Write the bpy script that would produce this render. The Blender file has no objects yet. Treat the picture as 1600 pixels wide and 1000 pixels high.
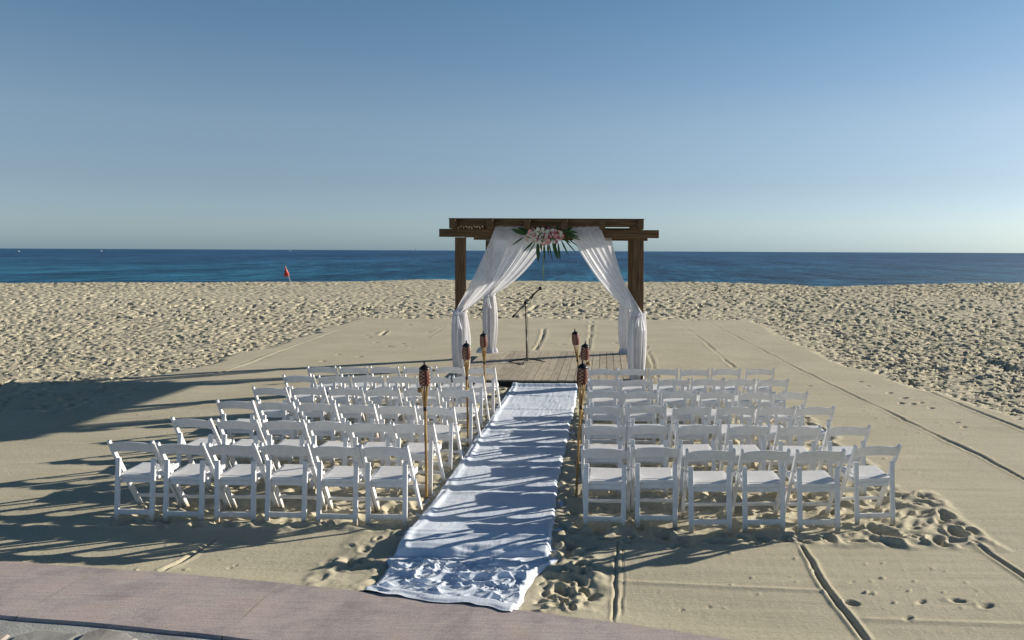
import bpy, bmesh, math, random
import numpy as np
from mathutils import Vector, Matrix
R = math.radians
random.seed(7); rng = np.random.default_rng(7)
scene = bpy.context.scene
C = scene.collection

# ------------------------------------------------------------ camera, world, sun, exposure
F = 1244.0; PW = 1600.0; PH = 1000.0
CAM_Z = 2.65
YAW = R(1.0); PITCH = R(4.95); ROLL = 0.0045
PPX = 923.0                                     # the picture is an off-centre crop
fw = Vector((-math.sin(YAW)*math.cos(PITCH), math.cos(YAW)*math.cos(PITCH), -math.sin(PITCH)))
rt = Vector((math.cos(YAW), math.sin(YAW), 0))
up = rt.cross(fw)
rt2 = rt*math.cos(ROLL) + up*math.sin(ROLL)
up2 = rt2.cross(fw)
cd = bpy.data.cameras.new('camera'); cam = bpy.data.objects.new('camera', cd); C.objects.link(cam)
m = Matrix((rt2, up2, -fw)).transposed().to_4x4(); m.translation = Vector((0, 0, CAM_Z))
cam.matrix_world = m
cd.sensor_width = 36; cd.lens = 36*F/PW; cd.shift_x = -(PPX-PW/2)/PW
cd.clip_start = 0.1; cd.clip_end = 90000
scene.camera = cam

SUN_AZ = R(26.5)                                # from +X towards +Y
SUN_EL = R(17.6)
w = bpy.data.worlds.new('World'); scene.world = w; w.use_nodes = True
nt = w.node_tree; nt.nodes.clear()
sky = nt.nodes.new('ShaderNodeTexSky'); sky.sky_type = 'NISHITA'; sky.sun_disc = False
sky.sun_elevation = SUN_EL; sky.sun_rotation = math.pi/2 - SUN_AZ
sky.air_density = 1.0; sky.dust_density = 0.45; sky.ozone_density = 1.6; sky.altitude = 0
# the clear, cool air of the photograph: no yellow band at the horizon, deeper blue upwards
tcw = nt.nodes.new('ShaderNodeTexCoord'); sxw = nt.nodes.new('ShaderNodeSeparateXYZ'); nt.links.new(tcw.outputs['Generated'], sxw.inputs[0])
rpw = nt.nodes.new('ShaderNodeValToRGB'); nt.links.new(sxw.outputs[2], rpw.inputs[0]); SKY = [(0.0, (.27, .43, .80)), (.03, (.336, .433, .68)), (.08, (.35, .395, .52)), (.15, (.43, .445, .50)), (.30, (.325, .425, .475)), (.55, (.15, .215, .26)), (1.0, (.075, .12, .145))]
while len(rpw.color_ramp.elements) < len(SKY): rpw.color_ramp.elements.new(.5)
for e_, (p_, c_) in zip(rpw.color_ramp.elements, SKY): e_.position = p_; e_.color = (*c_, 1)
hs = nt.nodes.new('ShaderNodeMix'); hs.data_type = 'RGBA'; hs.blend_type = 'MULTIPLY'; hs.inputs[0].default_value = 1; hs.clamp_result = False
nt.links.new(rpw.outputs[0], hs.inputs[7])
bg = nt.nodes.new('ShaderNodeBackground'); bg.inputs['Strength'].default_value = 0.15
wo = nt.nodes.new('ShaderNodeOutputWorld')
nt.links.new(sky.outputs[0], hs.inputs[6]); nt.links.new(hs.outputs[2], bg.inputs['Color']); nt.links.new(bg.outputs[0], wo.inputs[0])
sd = bpy.data.lights.new('sun', 'SUN'); sd.energy = 5.0; sd.angle = R(0.5); sd.color = (1.0, 0.90, 0.74)
so = bpy.data.objects.new('sun', sd); C.objects.link(so)
sdir = Vector((math.cos(SUN_EL)*math.cos(SUN_AZ), math.cos(SUN_EL)*math.sin(SUN_AZ), math.sin(SUN_EL)))
so.rotation_euler = sdir.to_track_quat('Z', 'Y').to_euler(); so.location = sdir*60
vs = scene.view_settings; scene.display_settings.display_device = 'sRGB'
vs.view_transform = 'Standard'; vs.look = 'None'; vs.gamma = 1; vs.use_curve_mapping = False
vs.exposure = 0.50

def G(px, py, z=0.0):
    """world point at height z seen at photo pixel px, py"""
    d = fw + rt2*((px-PPX)/F) - up2*((py-PH/2)/F)
    t = (z-CAM_Z)/d.z
    return Vector((d.x*t, d.y*t, z))
def P(px, py, Y):
    """world point at depth Y seen at photo pixel px, py"""
    d = fw + rt2*((px-PPX)/F) - up2*((py-PH/2)/F)
    t = Y/d.y
    return Vector((d.x*t, Y, CAM_Z + d.z*t))

# ------------------------------------------------------------ helpers
def tag(o, label=None, cat=None, group=None, kind=None):
    if label: o['label'] = label
    if cat: o['category'] = cat
    if group: o['group'] = group
    if kind: o['kind'] = kind
    return o
def empty(name, loc=(0, 0, 0), rz=0.0):
    o = bpy.data.objects.new(name, None); C.objects.link(o); o.location = loc; o.rotation_euler = (0, 0, rz); o.empty_display_size = .1
    return o
def link(name, me, parent=None, loc=(0, 0, 0)):
    o = bpy.data.objects.new(name, me); C.objects.link(o); o.location = loc
    if parent: o.parent = parent
    return o
def obj(name, bm, mat, parent=None, smooth=False, bevel=0.0, loc=(0, 0, 0)):
    if bevel:
        bmesh.ops.bevel(bm, geom=list(bm.edges), offset=bevel, segments=2, affect='EDGES', profile=.6, clamp_overlap=True)
    me = bpy.data.meshes.new(name); bm.to_mesh(me); bm.free()
    mats = mat if isinstance(mat, (list, tuple)) else [mat]
    for q in mats: me.materials.append(q)
    if smooth:
        me.polygons.foreach_set('use_smooth', [True]*len(me.polygons))
    return link(name, me, parent, loc)
def arrmesh(name, V, Fc, mat, parent=None, smooth=True, loc=(0, 0, 0)):
    V = np.asarray(V, dtype=np.float32).reshape(-1, 3); Fc = np.asarray(Fc, dtype=np.int32).reshape(-1, 4)
    me = bpy.data.meshes.new(name)
    me.vertices.add(len(V)); me.vertices.foreach_set('co', V.ravel())
    me.loops.add(Fc.size); me.loops.foreach_set('vertex_index', Fc.ravel())
    me.polygons.add(len(Fc)); me.polygons.foreach_set('loop_start', np.arange(0, Fc.size, 4, dtype=np.int32))
    me.polygons.foreach_set('use_smooth', np.full(len(Fc), smooth))
    me.update(calc_edges=True); me.validate()
    for q in (mat if isinstance(mat, (list, tuple)) else [mat]): me.materials.append(q)
    return link(name, me, parent, loc)
def gridfaces(nr, nc, wrap=False):
    i, j = np.meshgrid(np.arange(nr-1), np.arange(nc if wrap else nc-1), indexing='ij')
    a = i*nc + j; b = i*nc + (j+1) % nc
    return np.stack([a, b, b+nc, a+nc], -1).reshape(-1, 4)
def box(bm, c, s, rot=None):
    mt = Matrix.Translation(Vector(c)) @ (rot.to_4x4() if rot else Matrix()) @ Matrix.Diagonal((s[0], s[1], s[2], 1))
    return bmesh.ops.create_cube(bm, size=1, matrix=mt)
def bar(bm, a, b, wx, wd, side=Vector((1, 0, 0))):
    """box from a to b; wx its width along 'side', wd the other way"""
    a = Vector(a); b = Vector(b); z = (b-a).normalized(); x = (side - z*side.dot(z)).normalized(); y = z.cross(x)
    rot = Matrix((x, y, z)).transposed()
    box(bm, (a+b)/2, (wx, wd, (b-a).length), rot)
def tube(bm, pts, rad, seg=8, cap=True):
    pts = [Vector(p) for p in pts]; n = len(pts)
    rads = rad if isinstance(rad, (list, tuple)) else [rad]*n
    rings = []
    for i, p in enumerate(pts):
        t = (pts[min(i+1, n-1)] - pts[max(i-1, 0)]).normalized()
        ref = Vector((0, 0, 1)) if abs(t.z) < .9 else Vector((1, 0, 0))
        x = t.cross(ref).normalized(); y = t.cross(x)
        rings.append([bm.verts.new(p + (x*math.cos(2*math.pi*k/seg) + y*math.sin(2*math.pi*k/seg))*rads[i]) for k in range(seg)])
    for r0, r1 in zip(rings, rings[1:]):
        for k in range(seg): bm.faces.new((r0[k], r0[(k+1) % seg], r1[(k+1) % seg], r1[k]))
    if cap:
        bm.faces.new(rings[0][::-1]); bm.faces.new(rings[-1])
def copy_tree(o, parent=None):
    c = o.copy(); C.objects.link(c); c.parent = parent
    for ch in KIDS.get(o.name, [q for q in o.children]): copy_tree(ch, c)
    return c
KIDS = {}

# numpy noise
def h2(ix, iy, s):
    n = (ix.astype(np.int64)*374761393 + iy.astype(np.int64)*668265263 + s*974711) & 0xffffffff
    n = ((n ^ (n >> 13))*1274126177) & 0xffffffff
    n = ((n ^ (n >> 15))*2246822519) & 0xffffffff
    return ((n ^ (n >> 16)) & 0xffffff)/16777215.0
def vn(x, y, s=0):
    ix = np.floor(x); iy = np.floor(y); fx = x-ix; fy = y-iy
    fx = fx*fx*fx*(fx*(fx*6-15)+10); fy = fy*fy*fy*(fy*(fy*6-15)+10)
    a = h2(ix, iy, s); b = h2(ix+1, iy, s); c = h2(ix, iy+1, s); d = h2(ix+1, iy+1, s)
    return (a*(1-fx)+b*fx)*(1-fy) + (c*(1-fx)+d*fx)*fy - .5
def fbm(x, y, s=0, o=4, g=.5):
    r = 0; a = 1
    for k in range(o): r = r + a*vn(x*2**k + 17.3*k, y*2**k + 5.1*k, s+k); a *= g
    return r
def sst(a, b, x):
    t = np.clip((x-a)/(b-a), 0, 1); return t*t*(3-2*t)
def dents(X, Y, cell, s, depth, prob=.9, asp=2.0, rim=.4, size=.40):
    """footprint-like hollows with pushed-up rims, one per jittered cell"""
    out = np.zeros_like(X); cx = np.floor(X/cell); cy = np.floor(Y/cell)
    for i in (-1, 0, 1):
        for j in (-1, 0, 1):
            a = cx+i; b = cy+j
            px = (a + .5 + (h2(a, b, s)-.5)*.9)*cell; py = (b + .5 + (h2(a, b, s+1)-.5)*.9)*cell
            th = h2(a, b, s+2)*math.pi; sz = cell*size*(.55 + .9*h2(a, b, s+3)); on = (h2(a, b, s+4) < prob)*(.4+.9*h2(a, b, s+5))
            dx = X-px; dy = Y-py
            u = (dx*np.cos(th)+dy*np.sin(th))/sz; v = (-dx*np.sin(th)+dy*np.cos(th))/sz*asp
            q = np.sqrt(u*u+v*v)
            out += on*depth*(-(1-sst(.55, 1.0, q)) + rim*np.exp(-((q-1.2)/.3)**2)*(u*0+1))
    return out

# ------------------------------------------------------------ materials
def mat(name, col=(.5, .5, .5), rough=.6, spec=.5, metal=0.0):
    mt = bpy.data.materials.new(name); mt.use_nodes = True
    b = mt.node_tree.nodes['Principled BSDF']
    b.inputs['Base Color'].default_value = (*col, 1); b.inputs['Roughness'].default_value = rough
    b.inputs['Specular IOR Level'].default_value = spec; b.inputs['Metallic'].default_value = metal
    return mt, mt.node_tree, b
def node(t, kind, **kw):
    n = t.nodes.new(kind)
    for k, v in kw.items():
        if k in n.inputs.keys(): n.inputs[k].default_value = v
        else: setattr(n, k, v)
    return n
def coords(t, scale=(1, 1, 1), rnd=False, obj_space=True, rot=(0, 0, 0)):
    tc = t.nodes.new('ShaderNodeTexCoord'); mp = t.nodes.new('ShaderNodeMapping'); mp.inputs['Scale'].default_value = scale; mp.inputs['Rotation'].default_value = rot
    if obj_space: t.links.new(tc.outputs['Object'], mp.inputs[0])
    else:
        g = t.nodes.new('ShaderNodeNewGeometry'); t.links.new(g.outputs['Position'], mp.inputs[0])
    if rnd:
        oi = t.nodes.new('ShaderNodeObjectInfo'); mu = t.nodes.new('ShaderNodeMath'); mu.operation = 'MULTIPLY'; mu.inputs[1].default_value = 37.0
        t.links.new(oi.outputs['Random'], mu.inputs[0]); t.links.new(mu.outputs[0], mp.inputs['Location'])
    return mp.outputs[0]
def noise(t, vec, scale, detail=4, rough=.55):
    n = t.nodes.new('ShaderNodeTexNoise'); n.inputs['Scale'].default_value = scale; n.inputs['Detail'].default_value = detail; n.inputs['Roughness'].default_value = rough
    t.links.new(vec, n.inputs['Vector']); return n.outputs['Fac']
def ramp(t, fac, stops):
    r = t.nodes.new('ShaderNodeValToRGB'); e = r.color_ramp.elements
    while len(e) < len(stops): e.new(.5)
    for q, (p, c) in zip(e, stops): q.position = p; q.color = (*c, 1)
    t.links.new(fac, r.inputs[0]); return r.outputs[0]
def bump(t, b, h, strength=.3, dist=.01, prev=None):
    n = t.nodes.new('ShaderNodeBump'); n.inputs['Strength'].default_value = strength; n.inputs['Distance'].default_value = dist
    t.links.new(h, n.inputs['Height'])
    if prev: t.links.new(prev, n.inputs['Normal'])
    t.links.new(n.outputs[0], b.inputs['Normal']); return n.outputs[0]
def ramp2(t, fac, lo, hi):
    n = t.nodes.new('ShaderNodeMapRange'); n.data_type = 'FLOAT_VECTOR'; n.inputs[7].default_value = (.34,)*3; n.inputs[8].default_value = (.66,)*3
    n.inputs[9].default_value = lo; n.inputs[10].default_value = hi; t.links.new(fac, n.inputs[6]); return n.outputs[1]
def mulf(t, a, k):
    n = t.nodes.new('ShaderNodeMath'); n.operation = 'MULTIPLY'; n.inputs[1].default_value = k; t.links.new(a, n.inputs[0]); return n.outputs[0]
def mixc(t, fac, a, b, mode='MIX'):
    n = t.nodes.new('ShaderNodeMix'); n.data_type = 'RGBA'; n.blend_type = mode
    for s, v in ((0, fac), (6, a), (7, b)):
        if hasattr(v, 'is_linked') or hasattr(v, 'links'): t.links.new(v, n.inputs[s])
        elif s == 0: n.inputs[0].default_value = v
        else: n.inputs[s].default_value = (*v, 1)
    return n.outputs[2]

M = {}
def build_mats():
    # sand
    mt, t, b = mat('sand', rough=.95, spec=.15)
    v = coords(t, obj_space=False)
    c1 = ramp(t, noise(t, v, .7, 5, .6), [(.3, (.525, .488, .368)), (.7, (.62, .575, .447))])
    c2 = ramp(t, noise(t, v, 90, 3, .7), [(.30, (.50, .48, .45)), (.48, (.97, .97, .97)), (.75, (1.05, 1.05, 1.05))])
    c3 = mixc(t, .75, c1, c2, 'MULTIPLY')
    st = coords(t, (.6, 9, 1), obj_space=False)
    c4 = ramp(t, noise(t, st, 1.5, 4, .6), [(.3, (.90, .90, .90)), (.7, (1, 1, 1))])
    c5 = mixc(t, .6, c3, c4, 'MULTIPLY')
    t.links.new(c5, b.inputs['Base Color'])
    b1 = bump(t, b, noise(t, v, 28, 6, .65), .22, .02)
    b2 = bump(t, b, noise(t, st, 6, 3, .5), .25, .008, b1)
    bump(t, b, noise(t, v, 200, 3, .7), .6, .004, b2)
    M['sand'] = mt
    # sea
    mt, t, b = mat('sea', (.01, .06, .14), .42, .19)
    v = coords(t, (.35, 1.4, 1), obj_space=False)
    v2 = coords(t, (.004, .02, 1), obj_space=False)
    c = ramp(t, noise(t, v2, 1.0, 5, .6), [(.36, (.012, .066, .170)), (.62, (.028, .110, .235))])
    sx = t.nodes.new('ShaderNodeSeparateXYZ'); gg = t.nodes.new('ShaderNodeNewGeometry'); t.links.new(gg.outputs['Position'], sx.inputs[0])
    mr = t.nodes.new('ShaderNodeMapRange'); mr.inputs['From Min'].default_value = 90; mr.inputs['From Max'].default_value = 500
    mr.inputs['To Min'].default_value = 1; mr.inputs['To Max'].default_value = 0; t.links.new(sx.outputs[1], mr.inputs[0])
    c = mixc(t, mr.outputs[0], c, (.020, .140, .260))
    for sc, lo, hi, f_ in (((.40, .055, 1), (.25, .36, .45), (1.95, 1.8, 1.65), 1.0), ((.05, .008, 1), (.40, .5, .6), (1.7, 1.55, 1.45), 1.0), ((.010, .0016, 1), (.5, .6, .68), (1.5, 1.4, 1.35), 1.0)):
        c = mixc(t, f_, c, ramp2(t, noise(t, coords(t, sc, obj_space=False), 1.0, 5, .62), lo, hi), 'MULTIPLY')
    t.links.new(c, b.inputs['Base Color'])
    n1 = bump(t, b, noise(t, v, 1.1, 6, .6), 1.0, .9)
    v3 = coords(t, (.05, .25, 1), obj_space=False)
    bump(t, b, noise(t, v3, 1.0, 4, .6), 1.0, 3.5, n1)
    M['sea'] = mt
    # chair resin
    mt, t, b = mat('white_resin', (.80, .81, .84), .42, .4)
    v = coords(t, rnd=True)
    c = ramp(t, noise(t, v, 14, 4, .6), [(.3, (.73, .735, .75)), (.6, (.81, .82, .85))])
    sx = t.nodes.new('ShaderNodeSeparateXYZ'); gg = t.nodes.new('ShaderNodeNewGeometry'); t.links.new(gg.outputs['Position'], sx.inputs[0])
    n = t.nodes.new('ShaderNodeMath'); n.operation = 'MULTIPLY_ADD'; t.links.new(noise(t, v, 30, 4), n.inputs[0]); n.inputs[1].default_value = -.09; t.links.new(sx.outputs[2], n.inputs[2])
    d = t.nodes.new('ShaderNodeMapRange'); d.inputs['From Min'].default_value = -.03; d.inputs['From Max'].default_value = .04; t.links.new(n.outputs[0], d.inputs[0])
    c = mixc(t, d.outputs[0], (.50, .45, .36), c)
    t.links.new(c, b.inputs['Base Color']); bump(t, b, noise(t, v, 120, 3), .08, .002)
    M['chair'] = mt
    # runner cloth
    mt, t, b = mat('runner_cloth', (.66, .72, .86), .85, .2)
    v = coords(t)
    c = ramp(t, noise(t, v, 2.4, 6, .65), [(.35, (.61, .70, .85)), (.65, (.74, .81, .93))])
    dirt = ramp(t, noise(t, v, 38, 4, .6), [(.70, (1, 1, 1)), (.78, (.62, .58, .52))])
    c = mixc(t, .8, c, dirt, 'MULTIPLY')
    t.links.new(c, b.inputs['Base Color'])
    vv = coords(t, (60, 2.5, 1)); b1 = bump(t, b, noise(t, vv, 1, 3, .5), .3, .005)
    bump(t, b, noise(t, v, 12, 5, .6), .3, .012, b1)
    M['runner'] = mt
    # sheer cloth
    mt = bpy.data.materials.new('sheer_cloth'); mt.use_nodes = True; t = mt.node_tree; t.nodes.clear()
    out = t.nodes.new('ShaderNodeOutputMaterial'); df = t.nodes.new('ShaderNodeBsdfDiffuse'); tl = t.nodes.new('ShaderNodeBsdfTranslucent'); tr = t.nodes.new('ShaderNodeBsdfTransparent')
    df.inputs[0].default_value = (.86, .87, .94, 1); tl.inputs[0].default_value = (.84, .86, .93, 1)
    m1 = t.nodes.new('ShaderNodeMixShader'); m1.inputs[0].default_value = .48; m2 = t.nodes.new('ShaderNodeMixShader')
    v = coords(t, (1, 1, 1)); r = t.nodes.new('ShaderNodeMapRange'); r.inputs['From Min'].default_value = .3; r.inputs['From Max'].default_value = .7; r.inputs['To Min'].default_value = .09; r.inputs['To Max'].default_value = .24
    t.links.new(noise(t, v, 5, 4), r.inputs[0]); t.links.new(r.outputs[0], m2.inputs[0])
    bp = t.nodes.new('ShaderNodeBump'); bp.inputs['Strength'].default_value = .3; bp.inputs['Distance'].default_value = .01; t.links.new(noise(t, v, 22, 4), bp.inputs['Height'])
    t.links.new(bp.outputs[0], df.inputs['Normal'])
    t.links.new(df.outputs[0], m1.inputs[1]); t.links.new(tl.outputs[0], m1.inputs[2])
    t.links.new(m1.outputs[0], m2.inputs[1]); t.links.new(tr.outputs[0], m2.inputs[2]); t.links.new(m2.outputs[0], out.inputs[0])
    M['sheer'] = mt
    # stained timber (grain along the longest axis is picked by scale)
    for nm, sc in (('timber_x', (1.2, 22, 22)), ('timber_y', (22, 1.2, 22)), ('timber_z', (22, 22, 1.2))):
        mt, t, b = mat(nm, rough=.65, spec=.3)
        v = coords(t, sc, rnd=True)
        c = ramp(t, noise(t, v, 1.6, 6, .65), [(.28, (.050, .026, .012)), (.5, (.125, .070, .032)), (.75, (.24, .145, .07))])
        t.links.new(c, b.inputs['Base Color']); bump(t, b, noise(t, v, 3, 4), .4, .006)
        M[nm] = mt
    # deck planks
    mt, t, b = mat('deck_plank', rough=.8, spec=.25)
    v = coords(t, (18, 1.1, 6), rnd=True)
    c = ramp(t, noise(t, v, 1.5, 6, .65), [(.25, (.36, .32, .26)), (.5, (.50, .46, .385)), (.8, (.60, .56, .475))])
    oi = t.nodes.new('ShaderNodeObjectInfo'); rr = ramp(t, oi.outputs['Random'], [(0, (.78, .76, .76)), (.5, (.95, .95, .93)), (1, (1.0, .97, .92))])
    c = mixc(t, 1.0, c, rr, 'MULTIPLY')
    v2 = coords(t); st = ramp(t, noise(t, v2, 2.3, 5, .6), [(.45, (1, 1, 1)), (.75, (.80, .73, .66))]); c = mixc(t, .8, c, st, 'MULTIPLY')
    t.links.new(c, b.inputs['Base Color']); bump(t, b, noise(t, v, 3, 4), .3, .004)
    M['plank'] = mt
    # bamboo
    mt, t, b = mat('bamboo', rough=.5, spec=.4)
    v = coords(t, (25, 25, 2.5), rnd=True)
    c = ramp(t, noise(t, v, 1.4, 4), [(.3, (.20, .105, .03)), (.5, (.36, .22, .08)), (.75, (.50, .34, .14))])
    t.links.new(c, b.inputs['Base Color']); M['bamboo'] = mt
    for nm, col, ro in (('dark_weave', (.03, .016, .011), .6), ('red_weave', (.19, .035, .025), .55), ('cream_weave', (.42, .22, .13), .6), ('black_metal', (.012, .012, .013), .38), ('fascia', (.022, .017, .014), .7)):
        mt, t, b = mat(nm, col, ro, .4); v = coords(t, rnd=True)
        c = ramp(t, noise(t, v, 40, 3), [(.3, tuple(q*.7 for q in col)), (.7, tuple(min(1, q*1.3) for q in col))]); t.links.new(c, b.inputs['Base Color']); M[nm] = mt
    # concrete
    mt, t, b = mat('pink_concrete', rough=.9, spec=.2)
    v = coords(t); v2 = coords(t, (2, 26, 1), rot=(0, 0, R(9)))
    c = ramp(t, noise(t, v, .9, 6, .6), [(.3, (.47, .42, .415)), (.5, (.535, .462, .455)), (.72, (.52, .49, .485))])
    gr = ramp(t, noise(t, v2, 1, 5, .7), [(.3, (.74, .72, .72)), (.6, (1, 1, 1))]); c = mixc(t, .55, c, gr, 'MULTIPLY')
    sp = ramp(t, noise(t, v, 70, 4, .8), [(.30, (.50, .48, .50)), (.5, (1, 1, 1))]); c = mixc(t, .75, c, sp, 'MULTIPLY')
    st_ = ramp(t, noise(t, v, 2.6, 7, .72), [(.38, (.74, .76, .80)), (.52, (1, 1, 1)), (.70, (1.08, 1.0, .96))]); c = mixc(t, .8, c, st_, 'MULTIPLY')
    sn_ = ramp(t, noise(t, v, 1.3, 8, .75), [(.60, (0, 0, 0)), (.68, (1, 1, 1))]); c = mixc(t, mulf(t, sn_, .35), c, (.55, .50, .38))
    t.links.new(c, b.inputs['Base Color']); b1 = bump(t, b, noise(t, v2, 1.5, 5, .7), .5, .008); bump(t, b, noise(t, v, 120, 3, .7), .5, .004, b1)
    M['concrete'] = mt
    mt, t, b = mat('flagstone', rough=.75, spec=.35)
    v = coords(t, rnd=True)
    c = ramp(t, noise(t, v, 3, 5, .6), [(.3, (.22, .205, .195)), (.5, (.38, .34, .31)), (.7, (.50, .46, .42))])
    oi = t.nodes.new('ShaderNodeObjectInfo'); rr = ramp(t, oi.outputs['Random'], [(0, (.85, .95, 1.0)), (.5, (1, 1, 1)), (1, (1.1, .93, .80))]); c = mixc(t, 1, c, rr, 'MULTIPLY')
    t.links.new(c, b.inputs['Base Color']); bump(t, b, noise(t, v, 4, 6, .6), .5, .016); M['flag'] = mt
    mt, t, b = mat('mortar', rough=.95, spec=.1); v = coords(t)
    c = ramp(t, noise(t, v, 4, 5), [(.3, (.28, .29, .30)), (.7, (.52, .53, .53))]); t.links.new(c, b.inputs['Base Color']); bump(t, b, noise(t, v, 50, 4), .5, .008); M['mortar'] = mt
    # leaves / flowers
    for nm, a, c_ in (('leaf_green', (.014, .045, .012), (.05, .12, .025)), ('leaf_pale', (.10, .17, .05), (.22, .30, .10)), ('petal_pink', (.72, .27, .26), (.84, .46, .42)), ('petal_white', (.70, .66, .52), (.82, .80, .70)), ('petal_magenta', (.38, .07, .13), (.6, .16, .24)), ('petal_blush', (.72, .43, .38), (.82, .60, .52)), ('petal_heart', (.55, .35, .05), (.6, .42, .1)), ('flag_red', (.55, .05, .03), (.65, .09, .06)), ('boat_white', (.75, .75, .75), (.82, .82, .82)), ('foam', (.7, .75, .78), (.8, .83, .85)), ('speck', (.55, .47, .30), (.75, .68, .5)), ('pole_grey', (.45, .45, .45), (.55, .55, .55))):
        mt, t, b = mat(nm, a, .55, .3); v = coords(t, rnd=True)
        t.links.new(ramp(t, noise(t, v, 20, 3), [(.3, a), (.7, c_)]), b.inputs['Base Color'])
        if nm.startswith(('petal', 'leaf')): b.inputs['Subsurface Weight'].default_value = 0
        M[nm] = mt
build_mats()

# ------------------------------------------------------------ sand
def cloth_zone_edge(Y): return -1.17
CURB = [(-200, 864), (0, 880), (250, 893.5), (540, 918), (820, 952), (1140, 998)]
CZ = .055
cp = np.array([[G(x, y, CZ).x, G(x, y, CZ).y] for x, y in CURB]); CF = np.polyfit(cp[:, 0], cp[:, 1], 2)
def curbY(X):
    X = np.asarray(X, dtype=float); Xc = np.clip(X, -7, 1.2)
    return np.polyval(CF, Xc) + np.polyval(np.polyder(CF), Xc)*(X-Xc)

def groove(X, Y, pts, width, depth, rim=.5, s=0, brk=0.0):
    """trench with rims along a polyline given in world XY, roughly along Y"""
    pts = sorted([(p.y, p.x) for p in pts]); ys = [p[0] for p in pts]; xs = [p[1] for p in pts]
    xc = np.interp(Y, ys, xs) + .035*vn(Y*1.3, Y*0+s*3.1, s) + .018*vn(Y*6, Y*0+s, s+4)
    on = sst(ys[0]-.1, ys[0]+.1, Y)*(1-sst(ys[-1]-.1, ys[-1]+.1, Y))
    wv = width*(.7+.9*(vn(Y*1.1, Y*0+9.1, s+9)+.5)); q = (X-xc)/wv
    am = 1.0 if not brk else sst(-brk, brk, vn(Y*.9, Y*0+2.2, s+7)+.05)
    return on*am*depth*(-np.exp(-(q**2)*1.6) + rim*np.exp(-((np.abs(q)-1.7)**2)*1.8))

def swept(X, Y):
    xl = np.interp(Y, [6, 12.8, 14.8, 15.8, 18, 31], [-30, -22, -12.5, -9.6, -9.2, -9.6]) + .45*vn(Y*.6, Y*0, 31) + .2*vn(Y*2.3, Y*0, 32)
    xr = np.interp(Y, [6, 9, 12.7, 18.5, 31], [9.5, 8.0, 6.8, 5.75, 5.7]) + .3*vn(Y*.5, Y*0, 33) + .15*vn(Y*2.1, Y*0, 34)
    yf = 31.0 + .5*vn(X*.4, X*0, 35) + .25*vn(X*2.0, X*0, 36)
    return np.minimum(np.minimum(sst(-.12, .18, X-xl), sst(-.12, .18, xr-X)), sst(-.2, .2, yf-Y))

def chairzone(X, Y):
    wob = .22*vn(X*1.3, Y*1.3, 41) + .12*vn(X*4, Y*4, 42)
    def rect(x0, x1, y0, y1, s=.12): 
        return np.minimum(np.minimum(sst(-s, s, X+wob-x0), sst(-s, s, x1-X+wob)), np.minimum(sst(-s, s, Y+wob-y0), sst(-s, s, y1-Y+wob)))
    r = rect(-4.75, -1.95, 7.35, 13.2)
    r = np.maximum(r, rect(-.55, 3.25, 7.05, 13.5)); r = np.maximum(r, rect(-.55, -.03, 5.6, 7.3))
    r = np.maximum(r, rect(-2.25, -1.8, 6.0, 15.3)); r = np.maximum(r, rect(-.5, .2, 13, 15.3)); r = np.maximum(r, rect(2.6, 3.5, 7.1, 8.6))
    return r

GR = [([(1250, 853), (1290, 915), (1352, 1003)], 0.019, 0.024, 1), ([(1518, 846), (1560, 875), (1640, 932)], 0.019, 0.024, 2),
      ([(1106, 503), (1250, 578), (1400, 650), (1535, 713), (1640, 772)], 0.027, 0.019, 3), ([(1180, 505), (1380, 583), (1600, 672), (1700, 712)], 0.027, 0.019, 4),
      ([(1058, 503), (1100, 533), (1146, 574)], 0.027, 0.019, 5), ([(963, 832), (961, 972)], 0.013, 0.014, 6), ([(972, 845), (972, 960)], 0.010, 0.007, 12),
      ([(335, 846), (258, 893)], 0.022, 0.022, 7), ([(704, 506), (655, 536), (608, 565)], 0.027, 0.019, 8), ([(566, 502), (480, 532), (395, 564), (330, 588)], 0.035, -0.012, 9),
      ([(853, 503), (846, 530), (834, 552)], 0.042, 0.034, 10), ([(925, 502), (922, 525), (918, 548)], 0.042, 0.034, 11), ([(762, 538), (735, 565)], 0.027, 0.019, 13),
      ([(1010, 540), (1028, 590)], 0.027, 0.019, 14), ([(604, 517), (596, 524)], 0.045, 0.037, 15), ([(640, 880), (560, 960)], 0.015, 0.007, 16)]
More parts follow.
